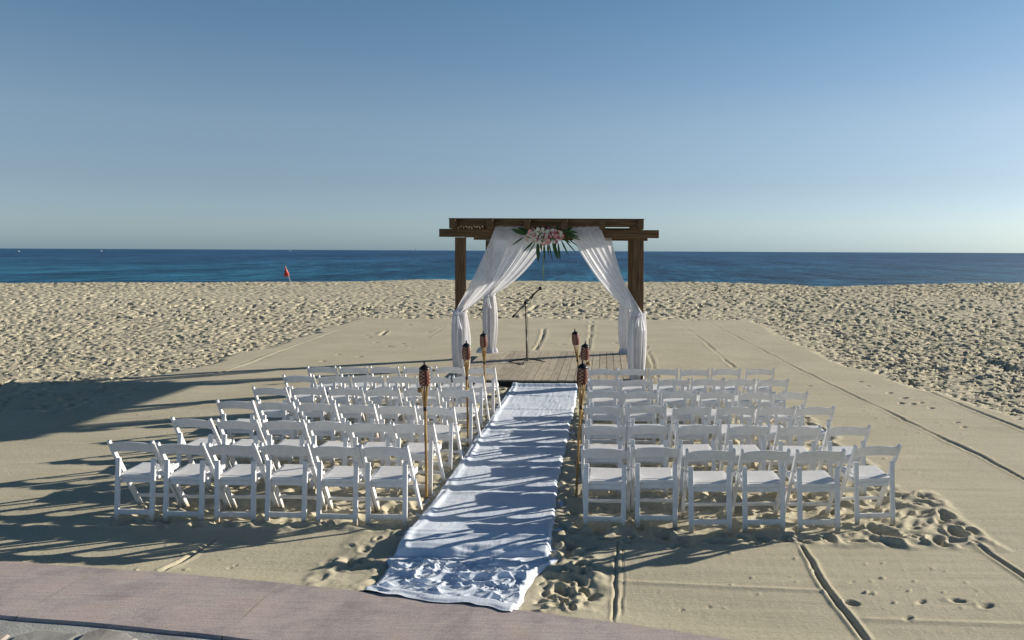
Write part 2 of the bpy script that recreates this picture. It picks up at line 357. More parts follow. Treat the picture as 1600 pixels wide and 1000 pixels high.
def height(X, Y):
    sw = swept(X, Y); cz = chairzone(X, Y)*sw
    z = .05*vn(X*.12, Y*.12, 1)*sst(30, 40, Y)*3
    # soft swept surface
    z = z + sw*(.012*fbm(X*.5, Y*.9, 2, 3) + .0035*fbm(X*.8, Y*9, 3, 3) + .0012*fbm(X*24, Y*5, 4, 2)*(1-sst(7.5, 9, Y)))
    # trampled beach
    far = (1-sw)
    fs = 1 + sst(20, 60, Y)*.75
    dens = .65 + .9*(vn(X*.06+3, Y*.09, 77)+.5)
    rough = dents(X/fs, Y/fs, .29, 11, .078, .85, 2.0, .16, .36)*fs + dents(X/fs, Y/fs, .21, 21, .052, .75, 2.3, .16, .36)*fs + .03*fbm(X*1.1, Y*1.3, 5, 3, .5) + .02*fbm(X*4.1, Y*4.4, 6, 2)
    dens = dens*(1.25+1.05*sst(5, 9, X)); z = z + far*(-.03 + rough*dens)
    # old wheel tracks over the trampled beach, right and left
    for x0, k, s in ((8.4, .16, 51), (10.2, .17, 52)):
        xc = x0 + k*(Y-12) + .25*vn(Y*.2, Y*0, s); z = z + far*(-.025*np.exp(-((X-xc)/.12)**2) + .012*np.exp(-((X-xc-.26)/.1)**2))
    bl = sst(12.1, 12.9, Y+.5*vn(X*.7, Y*.7, 88))*(1-sst(15.6, 16, Y))*sst(-8.0, -9.2, X) if False else sst(12.1, 12.9, Y+.5*vn(X*.7, Y*.7, 88))*(1-sst(15.4, 15.9, Y))*(1-sst(-9.3, -8.2, X+.6*vn(X*0, Y*.9, 89)))
    z = z + sw*bl*(dents(X, Y, .34, 11, .035, .8, 2.1, .4) + .05*fbm(X*1.2, Y*2.2, 14, 4, .55))
    # disturbed sand around the chairs
    lo = 1-.55*(1-sst(6.9, 7.6, Y))*(1-sst(-1.7, -1.5, X))
    cz = cz*lo; cr = dents(X, Y, .24, 61, .040, .95, 1.7, .55) + dents(X+.11, Y+.07, .42, 66, .045, .7, 1.9, .6) + .045*fbm(X*3.5, Y*3.5, 8, 4, .55)
    nr = np.maximum(0, 1-np.abs(X+.27)/.35)*sst(7.4, 6.8, Y) 
    z = z + cz*(cr*.82 - .012) + nr*cz*(dents(X, Y, .17, 91, .07, .9, 1.5, .3)*.8)
    ed = cz*(1-cz)*4; z = z + ed*.018
    for pp, wd, dp, s in GR:
        z = z + sw*(1-cz)*groove(X, Y, [G(*q) for q in pp], wd, dp, .45, s, .10 if s in (8, 10, 11, 13) else 0)
    # faint step ridges across the swept sand
    for (pa, pb, a) in (((962, 908), (1292, 925), .012), ((1345, 968), (1640, 980), .010), ((300, 842), (420, 850), .008)):
        A = G(*pa); B = G(*pb); q = Y - (A.y + (X-A.x)/(B.x-A.x)*(B.y-A.y)); z = z + a*sst(A.x-.05, A.x+.05, X)*(1-sst(B.x-.05, B.x+.05, X))*np.exp(-(q/.03)**2)
    # footprints on the swept sand
    fp = [(1332, 943, .13), (1541, 948, .13), (1498, 940, .13), (1440, 941, .09), (1418, 968, .09), (1344, 596, .16), (1355, 603, .14), (1390, 614, .18), (1412, 622, .2), (1408, 630, .18), (1427, 631, .16), (1440, 629, .14), (1455, 637, .16),
          (1165, 516, .2), (1180, 520, .2), (1265, 603, .14), (1495, 660, .14), (1506, 667, .12), (586, 520, .22), (578, 527, .2), (588, 535, .2), (570, 524, .18), (640, 507, .22), (687, 511, .24), (670, 519, .2), (605, 541, .2), (629, 537, .18), (632, 540, .16), (612, 541, .16), (505, 564, .17), (528, 554, .18), (562, 557, .18), (880, 538, .22), (895, 530, .22), (962, 536, .22), (970, 529, .2),
          (360, 888, .06), (368, 884, .05), (545, 876, .09), (552, 884, .1), (540, 890, .08), (1065, 952, .05), (1108, 947, .05), (1398, 906, .03), (1405, 918, .04), (1332, 910, .05), (1420, 772, .1)]
    for i, (px, py, r) in enumerate(fp):
        r *= .56
        c = G(px, py); th = random.Random(i).uniform(0, 3.1); dx = X-c.x; dy = Y-c.y
        mk = (np.abs(dx) < .6) & (np.abs(dy) < .6)
        u = (dx*math.cos(th)+dy*math.sin(th))/r; v = (-dx*math.sin(th)+dy*math.cos(th))/r*1.7; q = np.sqrt(u*u+v*v)*(1+.5*vn(X*16, Y*16, 19))
        z = z + mk*(r*.33)*(-(1-sst(.4, 1, q)) + .30*np.exp(-((q-1.25)/.3)**2)*np.clip(.3+1.6*vn(X*11, Y*11, 9+i), 0, 2))
    cl = sst(.12, .35, vn(X*.8, Y*.8, 201)); z = z - sw*(1-cz)*(Y < 20)*dents(X, Y, .085, 205, .010, .10+.0*X, 1.3, 0, .22)*(.25+cl*1.2)
    # small debris/rake marks left of the runner
    c = G(545, 880); z = z + sst(.35, .0, np.hypot(X-c.x, (Y-c.y)*2))*.05*fbm(X*14, Y*10, 12, 3)
    # level under the runner, deck and terrace
    und = np.minimum(sst(-1.9, -1.8, X)*(1-sst(-.54, -.46, X)), (Y < 15.5))
    z = z*(1-und) + und*(-.01)
    dk = sst(-3.3, -3.0, X)*(1-sst(.8, 1.1, X))*sst(15.3, 15.5, Y)*(1-sst(19.9, 20.2, Y)); z = z*(1-dk) - .03*dk
    z = z - .30*sst(38, 70, Y)
    # beach crest and the slope down to the water
    t = X/np.maximum(Y, 1)
    crest = np.interp(t, [-1.2, -.76, -.5, -.24, .1, .29, .52, .9], [62, 64.5, 67, 76, 75, 67, 76, 78]) + 1.5*vn(t*14, t*0, 71)
    dd = Y - crest
    z = z + .10*np.exp(-(dd/5)**2)
    z = z - sst(0, 34, dd)*5.5 - np.maximum(dd, 0)*.01
    dc = Y-curbY(X); z = z + .028*np.exp(-(dc/.25)**2) - sst(.0, .35, -dc)*.14
    return z
def build_sand():
    k = .0034
    rows = [3.6]
    while rows[-1] < 125: rows.append(rows[-1]*(1+(k if rows[-1] < 12 else .0027 if rows[-1] < 80 else .012)))
    t = np.concatenate([[-60, -20, -8, -4, -2.2, -1.5], np.linspace(-1.12, .86, 900), [1.3, 2, 4, 8, 20, 60]])
    Yv = np.array(rows)
    Y, T = np.meshgrid(Yv, t, indexing='ij'); X = Y*T
    Z = height(X, Y)
    V = np.stack([X, Y, Z], -1)
    o = arrmesh('sand_beach', V, gridfaces(len(Yv), len(t)), M['sand'])
    tag(o, 'pale beach sand, swept flat round the chairs and trampled beyond', kind='structure')
    return Z
build_sand()
bm = bmesh.new(); vs_ = [bm.verts.new(p) for p in ((-60000, 80, -3), (60000, 80, -3), (60000, 70000, -3), (-60000, 70000, -3))]; bm.faces.new(vs_)
tag(obj('sea', bm, M['sea']), 'dark blue sea with small wind waves reaching the horizon', kind='structure')

# ------------------------------------------------------------ terrace: concrete kerb slabs and flagstones
terr = empty('concrete_kerb', (0, 0, 0)); tag(terr, 'curved band of pinkish brushed concrete edging the sand', kind='structure')
XS = [-14, -9.6, G(75, 937, CZ).x, G(400, 950, CZ).x, 1.9, 6.0]
def slab(x0, x1):
    n = max(6, int((x1-x0)*6)); xs = np.linspace(x0+.004, x1-.004, n); W = .90
    V = []; 
    skew = .0
    for x in xs:
        d = float(curbY(x+.01)-curbY(x-.01))/.02; nx, ny = d, -1.0; L = math.hypot(nx, ny); nx /= L; ny /= L     # inward normal
        y = float(curbY(x)); jag = .008*random.uniform(-1, 1)
        for (o_, zz) in ((jag, -.25), (jag, CZ-.012), (jag+.012, CZ), (W*.5, CZ+.006*random.uniform(-.5, .5)), (W-.012+jag, CZ), (W+jag, CZ-.012), (W+jag, -.1)):
            V.append((x+nx*o_*.25, y+ny*o_, zz))
    o = arrmesh('slab', V, gridfaces(n, 7)[:, ::-1], M['concrete'], terr, smooth=False)
for a, b in zip(XS, XS[1:]): slab(a, b)
for x_ in XS[1:-1]:
    y_ = float(curbY(x_)); d_ = float(curbY(x_+.01)-curbY(x_-.01))/.02; bm = bmesh.new()
    bar(bm, (x_+.004*d_, y_-.004, CZ-.0155), (x_+d_*.21, y_-.865, CZ-.0155), .016, .03, Vector((1, 0, 0))); obj('joint_fill', bm, M['sand'], terr)
# flagstone terrace behind the band
base = empty('flagstone_terrace', (0, 0, 0)); tag(base, 'irregular grey flagstones set in mortar below the concrete band', kind='structure')
bm = bmesh.new(); nx_ = 40; top = []; bot = []
for i in range(nx_+1):
    x = -14+20*i/nx_; top.append(bm.verts.new((x, float(curbY(x))-.87, .036))); bot.append(bm.verts.new((x, -6, .036)))
for i in range(nx_): bm.faces.new((bot[i], bot[i+1], top[i+1], top[i]))
obj('mortar_bed', bm, M['mortar'], base)
def clip(poly, p, n):
    out = []
    for i in range(len(poly)):
        a = poly[i]; b = poly[(i+1) % len(poly)]; da = (a-p).dot(n); db = (b-p).dot(n)
        if da <= 0: out.append(a)
        if da*db < 0: out.append(a + (b-a)*(da/(da-db)))
    return out
def flagstones():
    rr = random.Random(5); pts = []
    for i in range(-19, 9):
        for j in range(0, 8):
            pts.append(Vector((i*.40 + (j % 2)*.2 + rr.uniform(-.14, .14), 3.15 + j*.36 + rr.uniform(-.12, .12))))
    for c in pts:
        if c.y > float(curbY(c.x)) - .93: continue
        poly = [c+Vector(q) for q in ((-.6, -.6), (.6, -.6), (.6, .6), (-.6, .6))]
        for o in pts:
            if o is c or (o-c).length > 1.1: continue
            poly = clip(poly, (o+c)/2, (o-c).normalized())
            if len(poly) < 3: break
        if len(poly) < 3: continue
        # keep behind the band
        d = float(curbY(c.x+.1)-curbY(c.x-.1))/.2
        poly = clip(poly, Vector((c.x, float(curbY(c.x))-.925)), Vector((-d, 1)).normalized())
        if len(poly) < 3: continue
        cen = sum(poly, Vector((0, 0)))/len(poly)
        # subdivide and roughen the outline, shrink for the joint
        q = []
        for i in range(len(poly)):
            a = poly[i]; b = poly[(i+1) % len(poly)]
            for k in range(3):
                p = a.lerp(b, k/3); p = cen + (p-cen)*(1-.03/max(.08, (p-cen).length)) + Vector((rr.uniform(-.008, .008), rr.uniform(-.008, .008))); q.append(p)
        bm = bmesh.new(); zt = .052 + rr.uniform(-.004, .004); tx = rr.uniform(-.015, .015); ty = rr.uniform(-.015, .015)
        r0 = [bm.verts.new((p.x-cen.x, p.y-cen.y, .0)) for p in q]
        r1 = [bm.verts.new((p.x-cen.x, p.y-cen.y, zt-.007)) for p in q]
        r2 = [bm.verts.new(((p.x-cen.x)*.94, (p.y-cen.y)*.94, zt + tx*(p.x-cen.x) + ty*(p.y-cen.y) + rr.uniform(-.002, .002))) for p in q]
        n = len(q); ce = bm.verts.new((0, 0, zt+.003))
        for i in range(n):
            j = (i+1) % n; bm.faces.new((r0[i], r0[j], r1[j], r1[i])); bm.faces.new((r1[i], r1[j], r2[j], r2[i])); bm.faces.new((r2[i], r2[j], ce))
        obj('flagstone', bm, M['flag'], base, loc=(cen.x, cen.y, 0))
flagstones()

# ------------------------------------------------------------ deck
DX0, DX1, DY0, DY1, DZ = -3.02, .86, 15.42, 20.0, .125
deck = empty('wooden_deck', ((DX0+DX1)/2, (DY0+DY1)/2, 0)); tag(deck, 'low platform of weathered grey planks under the draped pergola', 'deck')
dcx, dcy = deck.location.x, deck.location.y
npl = 24; pw = (DX1-DX0)/npl; pm = None
for i in range(npl):
    cuts = [DY0, random.choice((16.9, 17.65, 18.4)), DY1]
    for a, b in zip(cuts, cuts[1:]):
        bm = bmesh.new(); box(bm, (0, 0, 0), (pw-.011, b-a-.008, .028))
        o = obj('plank', bm, M['plank'], deck, bevel=.002)
        o.location = (DX0+pw*(i+.5)-dcx, (a+b)/2-dcy, DZ-.014+random.uniform(-.002, .002)); o.rotation_euler = (0, random.uniform(-.006, .006), random.uniform(-.0008, .0008))
for nm, c, s in (('fascia_board', (0, DY0+.02-dcy, .03), (DX1-DX0-.01, .03, .13)), ('fascia_board', (0, DY1-.03-dcy, .03), (DX1-DX0-.01, .03, .13)),
                 ('fascia_board', (DX0+.02-dcx, 0, .028), (.03, DY1-DY0-.12, .13)), ('fascia_board', (DX1-.02-dcx, 0, .028), (.03, DY1-DY0-.12, .13))):
    bm = bmesh.new(); box(bm, c, s); obj(nm, bm, M['fascia'], deck, bevel=.003)

# ------------------------------------------------------------ pergola
NY, FY = 15.62, 19.62; PX = (-2.87, .665)
perg = empty('pergola', ((PX[0]+PX[1])/2, (NY+FY)/2, 0)); tag(perg, 'dark brown timber pergola standing on the deck before the sea', 'pergola')
gx, gy = perg.location.x, perg.location.y
def pb(name, c, s, mt, rot=None):
    bm = bmesh.new(); box(bm, (0, 0, 0), s); o = obj(name, bm, M[mt], perg, bevel=.006); o.location = (c[0]-gx, c[1]-gy, c[2]); 
    if rot: o.rotation_euler = rot
    return o
PWID = .19
for x in PX:
    for y in (NY, FY): pb('post', (x + (.03 if x < 0 else -.0), y, (2.905+.0)/2), (PWID, PWID*.95, 2.905), 'timber_z', (0, R(.5 if x < 0 else -.3), 0))
BX0, BX1 = -3.22, 1.04
for y, dd in ((NY-.10, .05), (FY, .0)):
    pb('beam', ((BX0+BX1)/2, y, 2.985), (BX1-BX0, .085 if dd else .13, .155), 'timber_x', (0, R(.12), 0))
pb('beam', ((BX0+BX1)/2+.02, NY+.055, 2.955), (BX1-BX0-.9, .06, .10), 'timber_x')
RX = [-2.905, -2.19, -1.48, -.76, -.055, .665]
for x in RX: pb('rafter', (x, 17.62, 3.152), (.115, 5.0, .175), 'timber_y', (0, 0, R(random.uniform(-.2, .2))))
for y in (15.38, 19.75):
    pb('batten', (-1.12, y, 3.172), (3.60, .07, .085), 'timber_x')
for y in (16.1, 17.2, 18.3):
    pb('batten', (-1.12-.75, y, 3.10), (2.0, .05, .05), 'timber_x', (0, R(random.uniform(-.4, .4)), 0))
ny_ = 66
sl = None
for i in range(ny_):
    y = 15.21+4.84*(i+.5)/ny_
    if sl is None:
        sl = pb('roof_slat', (-1.12, y, 3.255), (3.72, 4.84/ny_-.009, .018), 'timber_x')
    else:
        o_ = sl.copy(); C.objects.link(o_); o_.location = (-1.12-gx+random.uniform(-.015, .015), y-gy, 3.255+random.uniform(-.002, .002)); o_.rotation_euler = (0, random.uniform(-.001, .001), random.uniform(-.002, .002))

# small pale specks on a dark cord along the near beam
bs = empty('speck_row', P(712, 356, NY-.16)); tag(bs, 'row of small pale specks along the top of the front beam', 'bead string')
bx, by, bz = bs.location
bm = bmesh.new(); pts = [Vector((i*.05, 0, .02*math.sin(i*1.3)+.012)) for i in range(27)]; tube(bm, pts, .006, 5); obj('cord', bm, M['dark_weave'], bs)
bd = None
for i in list(range(1, 11)) + [16, 17, 18, 19, 21, 23]:
    bm = bmesh.new(); bmesh.ops.create_uvsphere(bm, u_segments=6, v_segments=5, radius=.022, matrix=Matrix.Diagonal((.7, .7, 1.5, 1)))
    o = obj('speck', bm, M['speck'], bs, smooth=True); o.location = (i*.052, -.01, .02+random.uniform(-.02, .02)); o.rotation_euler = (0, random.uniform(-.7, .7), 0)

# ------------------------------------------------------------ drapes
def wav(u, ph, n): return math.sin(2*math.pi*n*u+ph)
def drape(root_loc, name_label, A0, A1, tie, side, pool, floor, seed, tieW=.16, poolw=.25):
    """A0/A1: outer and inner top corners on the beam; tie: centre of the tie on the post"""
    rr = random.Random(seed); root = empty('curtain', root_loc); tag(root, name_label, 'curtain', 'white sheer curtains tied to the pergola posts')
    L = Vector(root_loc); A0 = Vector(A0)-L; A1 = Vector(A1)-L; T = Vector(tie)-L
    nu, nv = 97, 60; V = []
    ph = [rr.uniform(0, 6.28) for _ in range(6)]
    for j in range(nv+1):
        v = j/nv
        for i in range(nu):
            u = i/(nu-1)
            a = A0.lerp(A1, u)
            # gathers on the beam: fabric folds over it
            b = T + Vector(((u-.5)*tieW*side, -.13 + .04*math.cos(u*9+ph[0]), .05*(u-.5)))
            k = v**1.05; s = a.lerp(b, k)
            kk = 4*k*(1-k)
            s.z -= kk*(.02+.20*u*u)*(1 if k < .98 else 1)
            s.x += -side*kk*(.09*(1-u))*(-1)*.4
            am = .005 + .019*math.sin(math.pi*min(1, k*1.05))**.7
            n1 = .8*wav(u, ph[1]+k*1.2, 5.5) + .35*wav(u, ph[2]-k*2, 12) + .15*wav(u, ph[3]+k, 23)
            s.y += am*n1*.75; s.z += am*.25*n1; s.x += am*.25*wav(u, ph[4], 9)
            s.y -= .05*(1-k)*(1 if root_loc[1] < 17 else .6)
            V.append(s[:])
    # wrap over the top of the beam
    o = arrmesh('swag', V, gridfaces(nv+1, nu), M['sheer'], root)
    V2 = []
    for j in range(6):
        for i in range(nu):
            u = i/(nu-1); p = Vector(V[i]); z = [0, .03, .06, .075, .075, .02][j]; y = [0, -.0, .0, .03, .20, .22][j]
            V2.append((p.x + .01*wav(u, ph[2], 11), p.y+y, p.z+z+.008*wav(u, ph[5], 15)))
    arrmesh('top_fold', V2, gridfaces(6, nu)[:, ::-1], M['sheer'], root)
    # lower part round the post
    nr, ns = 44, 96; V = []; zt = T.z; 
    for j in range(nr+1):
        k = j/nr; z = zt + .03 + (floor-zt-.03)*k
        R0 = .128 + .05*math.sin(math.pi*min(1, k*1.15))**.8 + (.03*k if not pool else 0)
        R0 = R0*(.88 if k < .04 else 1)
        if pool and k > .93: R0 += .22*((k-.93)/.07)**1.5*.3
        for i in range(ns):
            a = 2*math.pi*i/ns
            f = .012*math.sin(7*a+ph[0]+1.2*k+.4*math.sin(3*k+a))+.006*math.sin(13*a+ph[1]-k)+.003*math.sin(23*a+ph[2])
            f *= min(1, .25+k*2.2)
            q = R0+f; ox = side*.02*math.sin(k*2.6)
            V.append((T.x+ox+q*math.cos(a)*1.02, T.y+q*math.sin(a)*.95, z+.004*math.sin(5*a)))
    arrmesh('hanging_cloth', V, gridfaces(nr+1, ns, True), M['sheer'], root)
    # crumpled hem on the floor
    nr = 16; V = []
    for j in range(nr+1):
        k = j/nr
        for i in range(72):
            a = 2*math.pi*i/72; st = 1 + pool*poolw/.25*1.6*max(0, math.cos(a-(0 if side < 0 else math.pi)))**1.6
            q = .10+.10*k*st + .02*math.sin(6*a+ph[3])*k
            zz = floor + (.065*(1+.6*pool))*math.sin(math.pi*min(1, (1-k)*.9+.1))*(1+.5*math.sin(9*a+5*k+ph[4])) * (1-k*.3) + .012*math.sin(17*a+k*14) + .006
            if k == 1: zz = floor+.003
            V.append((T.x+q*math.cos(a), T.y+q*math.sin(a)*.8, max(floor+.003, zz)))
    arrmesh('hem', V, gridfaces(nr+1, 72, True), M['sheer'], root)
    # tie: band, knot and two tails
    bm = bmesh.new(); pts = [(T.x+.138*math.cos(a), T.y+.138*math.sin(a), T.z+.02*math.sin(a*2+1)) for a in [2*math.pi*i/20 for i in range(21)]]; tube(bm, pts, .024, 8)
    tb = obj('tie_band', bm, M['sheer'], root, smooth=True)
    bm = bmesh.new(); bmesh.ops.create_icosphere(bm, subdivisions=2, radius=.045)
    for v_ in bm.verts: v_.co *= 1+rr.uniform(-.18, .18)
    bmesh.ops.translate(bm, vec=(T.x+side*-.03, T.y-.155, T.z), verts=bm.verts); obj('knot', bm, M['sheer'], root, smooth=True)
    for sg in (-1, 1):
        V = []
        for j in range(9):
            k = j/8
            for i in range(7): u = i/6-.5; V.append((T.x-side*.03+sg*(.02+.05*k)+u*(.03+.05*k), T.y-.17-.02*math.sin(k*3)+.012*math.sin(u*9), T.z-.02-k*(.30 if sg > 0 else .22)))
        arrmesh('tie_tail', V, gridfaces(9, 7), M['sheer'], root)
# side = +1 when the cloth hangs towards the left post
nyb = NY-.165
TL = (PX[0]+.01, NY, 1.44); TRt = (PX[1]+.0, NY, 1.43)
drape((PX[0], NY, 0), 'sheer white curtain swept from the front beam to the front left post', P(773, 359, nyb), P(832, 360, nyb), TL, 1, .25, .0, 3, .20)
drape((PX[1], NY, 0), 'sheer white curtain swept from the front beam to the front right post', P(940, 359, nyb), P(889, 361, nyb), TRt, -1, .1, .0, 5, .20)
fyb = FY-.07
drape((PX[0], FY, 0), 'sheer white curtain tied to the rear left post, hem pooled on the deck', (-2.35, fyb, 3.0), (-1.33, fyb, 3.0), (PX[0]+.02, FY-.02, 1.56), 1, 1.0, DZ, 8, .18)
drape((PX[1], FY, 0), 'sheer white curtain tied to the rear right post, mostly behind the front one', (.15, fyb, 3.0), (-.75, fyb, 3.0), (PX[1]-.12, FY-.02, 1.5), -1, 1.0, DZ, 9, .18, .3)

# ------------------------------------------------------------ flower arrangement
fc = P(851, 372, NY-.30)
fa = empty('flower_arrangement', fc); tag(fa, 'pink and white flower spray with palm leaves on the front beam', 'flowers')
def blade(L, w_, droop, mt, name='leaf', fold=.25):
    n = 9; V = []
    for i in range(n+1):
        k = i/n; ww = w_*math.sin(math.pi*min(1, .10+k*.9))**.8*(1-.15*k) if k < 1 else .001
        x = L*k; z = -droop*k*k*L
        V += [(x, -ww, z+fold*ww), (x, 0, z), (x, ww, z+fold*ww)]
    return V, gridfaces(n+1, 3)
def leaf_at(p, ang, L, w_, droop, tilt, mt='leaf_green'):
    V, Fq = blade(L, w_, droop, mt); o = arrmesh('leaf', V, Fq, M[mt], fa)
    d = Vector((math.cos(ang), tilt, math.sin(ang))).normalized(); z = Vector((0, 0, 1)) if abs(d.z) < .9 else Vector((math.copysign(1, -d.z)*0+1, 0, 0))
    y = Vector((0, -1, 0)); x = d; y = (y - x*y.dot(x)).normalized()
    # blade width across the line of sight, underside away from it
    zz = -y if False else y; wv = zz.cross(x).normalized()
    o.matrix_local = Matrix.Translation(Vector(p)) @ Matrix((x, wv, zz)).transposed().to_4x4()
S = 15.3/1244
def pxo(x, y): return Vector(((x-851)*S, 0, -(y-372)*S))
spec = [((822, 366), (799, 358), .045), ((818, 371), (799, 384), .016), ((830, 380), (816, 396), .013), ((836, 380), (826, 395), .012), ((840, 380), (841, 409), .040), ((850, 381), (851, 406), .022), ((856, 381), (857, 399), .022), ((858, 380), (863, 407), .014),
        ((864, 378), (872, 405), .040), ((872, 380), (875, 407), .022), ((877, 376), (888, 398), .018), ((882, 374), (901, 396), .014), ((884, 370), (905, 386), .014), ((884, 367), (908, 375), .018), ((882, 362), (905, 371), .028), ((880, 361), (903, 363), .03), ((826, 362), (806, 364), .04), ((824, 360), (808, 356), .03),
        ((845, 380), (846, 392), .022), ((868, 379), (866, 392), .022), ((832, 378), (824, 388), .02), ((878, 372), (893, 380), .022), ((835, 372), (822, 376), .02), ((845, 364), (842, 352), .03), ((868, 362), (872, 351), .03), ((858, 362), (859, 350), .028), ((883, 360), (896, 354), .028), ((876, 360), (886, 350), .02)]
rr = random.Random(3)
for a, b, wd in spec:
    A = pxo(*a); B = pxo(*b); d = B-A; leaf_at(A+Vector((0, rr.uniform(-.02, .05), 0)), math.atan2(d.z, d.x), d.length*1.02, wd, rr.uniform(-.12, .12), rr.uniform(-.35, .1), 'leaf_green')
for k in range(16):   # feathery pale sprigs among the flowers
    A = pxo(rr.uniform(828, 876), rr.uniform(362, 378)); leaf_at(A+Vector((0, -.08, 0)), rr.uniform(0, 6.28), rr.uniform(.08, .16), .012, .1, rr.uniform(-.6, 0), 'leaf_pale')
def flower(p, r, mt, n=5, tilt=0):
    bm = bmesh.new()
    for k in range(n):
        a = 2*math.pi*k/n + tilt; c, s = math.cos(a), math.sin(a)
        pts = []
        for (rad, wd, yy) in ((.10, .10, -.02), (.45, .42, -.25), (.80, .46, -.22), (1.0, .20, .0)):
            pts.append([bm.verts.new(((c*rad - s*w_*wd)*r, (yy-abs(w_)*.12)*r, (s*rad + c*w_*wd)*r)) for w_ in (-1, 0, 1)])
        for r0, r1 in zip(pts, pts[1:]):
            for i in range(2): bm.faces.new((r0[i], r0[i+1], r1[i+1], r1[i]))
    o = obj('flower', bm, M[mt], fa, smooth=True); o.location = p
    o.rotation_euler = (rr.uniform(-.5, .5), rr.uniform(0, 6), rr.uniform(-.6, .6))
    bm = bmesh.new(); bmesh.ops.create_icosphere(bm, subdivisions=1, radius=r*.2, matrix=Matrix.Translation((0, -.2*r, 0)))
    obj('flower_centre', bm, M['petal_heart'], o, smooth=True)
fl = []
tries = 0
while len(fl) < 78 and tries < 4000:
    tries += 1; x = rr.uniform(824, 881); y = rr.uniform(357, 382)
    if ((x-852)/29)**2 + ((y-369)/12)**2 > 1 and not (x < 832 and 368 < y < 376): continue
    if all((x-q[0])**2+(y-q[1])**2 > 9 for q in fl): fl.append((x, y))
for x, y in fl:
    q = rr.random(); mt = 'petal_pink' if q < .27 else 'petal_blush' if q < .40 else 'petal_white' if q < .88 else 'petal_magenta'
    flower(pxo(x, y)+Vector((0, -.07-rr.uniform(0, .09)*(1-((x-852)/29)**2), 0)), rr.uniform(.023, .039), mt, rr.choice((5, 5, 6)), rr.random()*3)
bm = bmesh.new(); tube(bm, [pxo(849, 380), pxo(850, 395)+Vector((.0, -.03, 0)), pxo(848.5, 415)+Vector((0, -.03, 0)), pxo(849, 436)+Vector((0, -.03, 0))], [.006, .007, .010, .006], 6); obj('hanging_stem', bm, M['leaf_pale'], fa, smooth=True)
bm = bmesh.new(); bmesh.ops.create_icosphere(bm, subdivisions=2, radius=.2, matrix=Matrix.Diagonal((1.5, .45, .62, 1)))
for v_ in bm.verts: v_.co *= 1+rr.uniform(-.12, .12)
obj('moss_core', bm, M['leaf_green'], fa, loc=(0, .03, .03))

# ------------------------------------------------------------ microphone stand
mb = G(823.5, 566, DZ); ms = empty('microphone_stand', mb); tag(ms, 'black boom microphone stand with tripod base on the deck', 'microphone stand')
def zat(py): return P(820, py, mb.y).z
def xat(px): return P(px, 480, mb.y).x - mb.x
cl = Vector((xat(821), 0, zat(473)-DZ))
bm = bmesh.new(); tube(bm, [(0, 0, .02), (cl.x*.5, 0, .75)], .018, 10); obj('lower_tube', bm, M['black_metal'], ms, smooth=True)
bm = bmesh.new(); tube(bm, [(cl.x*.5, 0, .75), cl], .014, 10); obj('upper_tube', bm, M['black_metal'], ms, smooth=True)
bm = bmesh.new(); tube(bm, [(cl.x*.5, 0, .72), (cl.x*.5, 0, .80)], .018, 10); obj('height_collar', bm, M['black_metal'], ms, smooth=True)
b0 = Vector((xat(800.5), 0, zat(496)-DZ)); b1 = Vector((xat(838), 0, zat(456)-DZ)); b2 = Vector((xat(845.5), 0, zat(449.5)-DZ))
bm = bmesh.new(); tube(bm, [b0, b1], .013, 8); obj('boom_arm', bm, M['black_metal'], ms, smooth=True)
bm = bmesh.new(); tube(bm, [b0, b0.lerp(b1, .12)], .024, 8); obj('counterweight', bm, M['black_metal'], ms, smooth=True)
bm = bmesh.new(); tube(bm, [cl+Vector((0, -.04, 0)), cl+Vector((0, .04, 0))], .042, 12); obj('clutch_knob', bm, M['black_metal'], ms, smooth=True)
mic = empty('microphone', mb+b1); tag(mic, 'black handheld microphone clipped at the end of the boom stand', 'microphone')
dv = (b2-b1)
bm = bmesh.new(); tube(bm, [-dv*.9, dv*.55], [.013, .019], 10); obj('handle', bm, M['black_metal'], mic, smooth=True)
bm = bmesh.new(); bmesh.ops.create_uvsphere(bm, u_segments=12, v_segments=8, radius=.044, matrix=Matrix.Translation(dv*.85)); obj('grille', bm, M['black_metal'], mic, smooth=True)
bm = bmesh.new(); tube(bm, [-dv*1.1+Vector((0, 0, -.06)), -dv*.7+Vector((0, 0, -.015)), -dv*.1], [.014, .02, .018], 8); obj('clip', bm, M['black_metal'], ms, smooth=True, loc=b1)
for k, a in enumerate((R(8), R(175), R(262))):
    bm = bmesh.new(); e = Vector((.40*math.cos(a), .40*math.sin(a), .014)); tube(bm, [(0, 0, .09), e*.5+Vector((0, 0, .045)), e], .016, 8); lg = obj('leg', bm, M['black_metal'], ms, smooth=True)
    bm = bmesh.new(); tube(bm, [e*.93, e*1.05], .014, 8); obj('rubber_foot', bm, M['black_metal'], lg, smooth=True)
# cable hanging from the microphone
bm = bmesh.new(); tube(bm, [b1-dv*.9, b1.lerp(cl, .5)+Vector((0, -.02, -.10)), cl+Vector((.02, -.03, -.12)), Vector((.02, -.02, .9)), Vector((.025, -.02, .3)), Vector((.05, -.1, .03)), Vector((-.1, -.25, .01)), Vector((-.35, -.2, .01))], .005, 6)
mc = obj('microphone_cable', bm, M['black_metal'], None, smooth=True, loc=mb); tag(mc, 'thin black cable running from the microphone down its stand', 'cable')

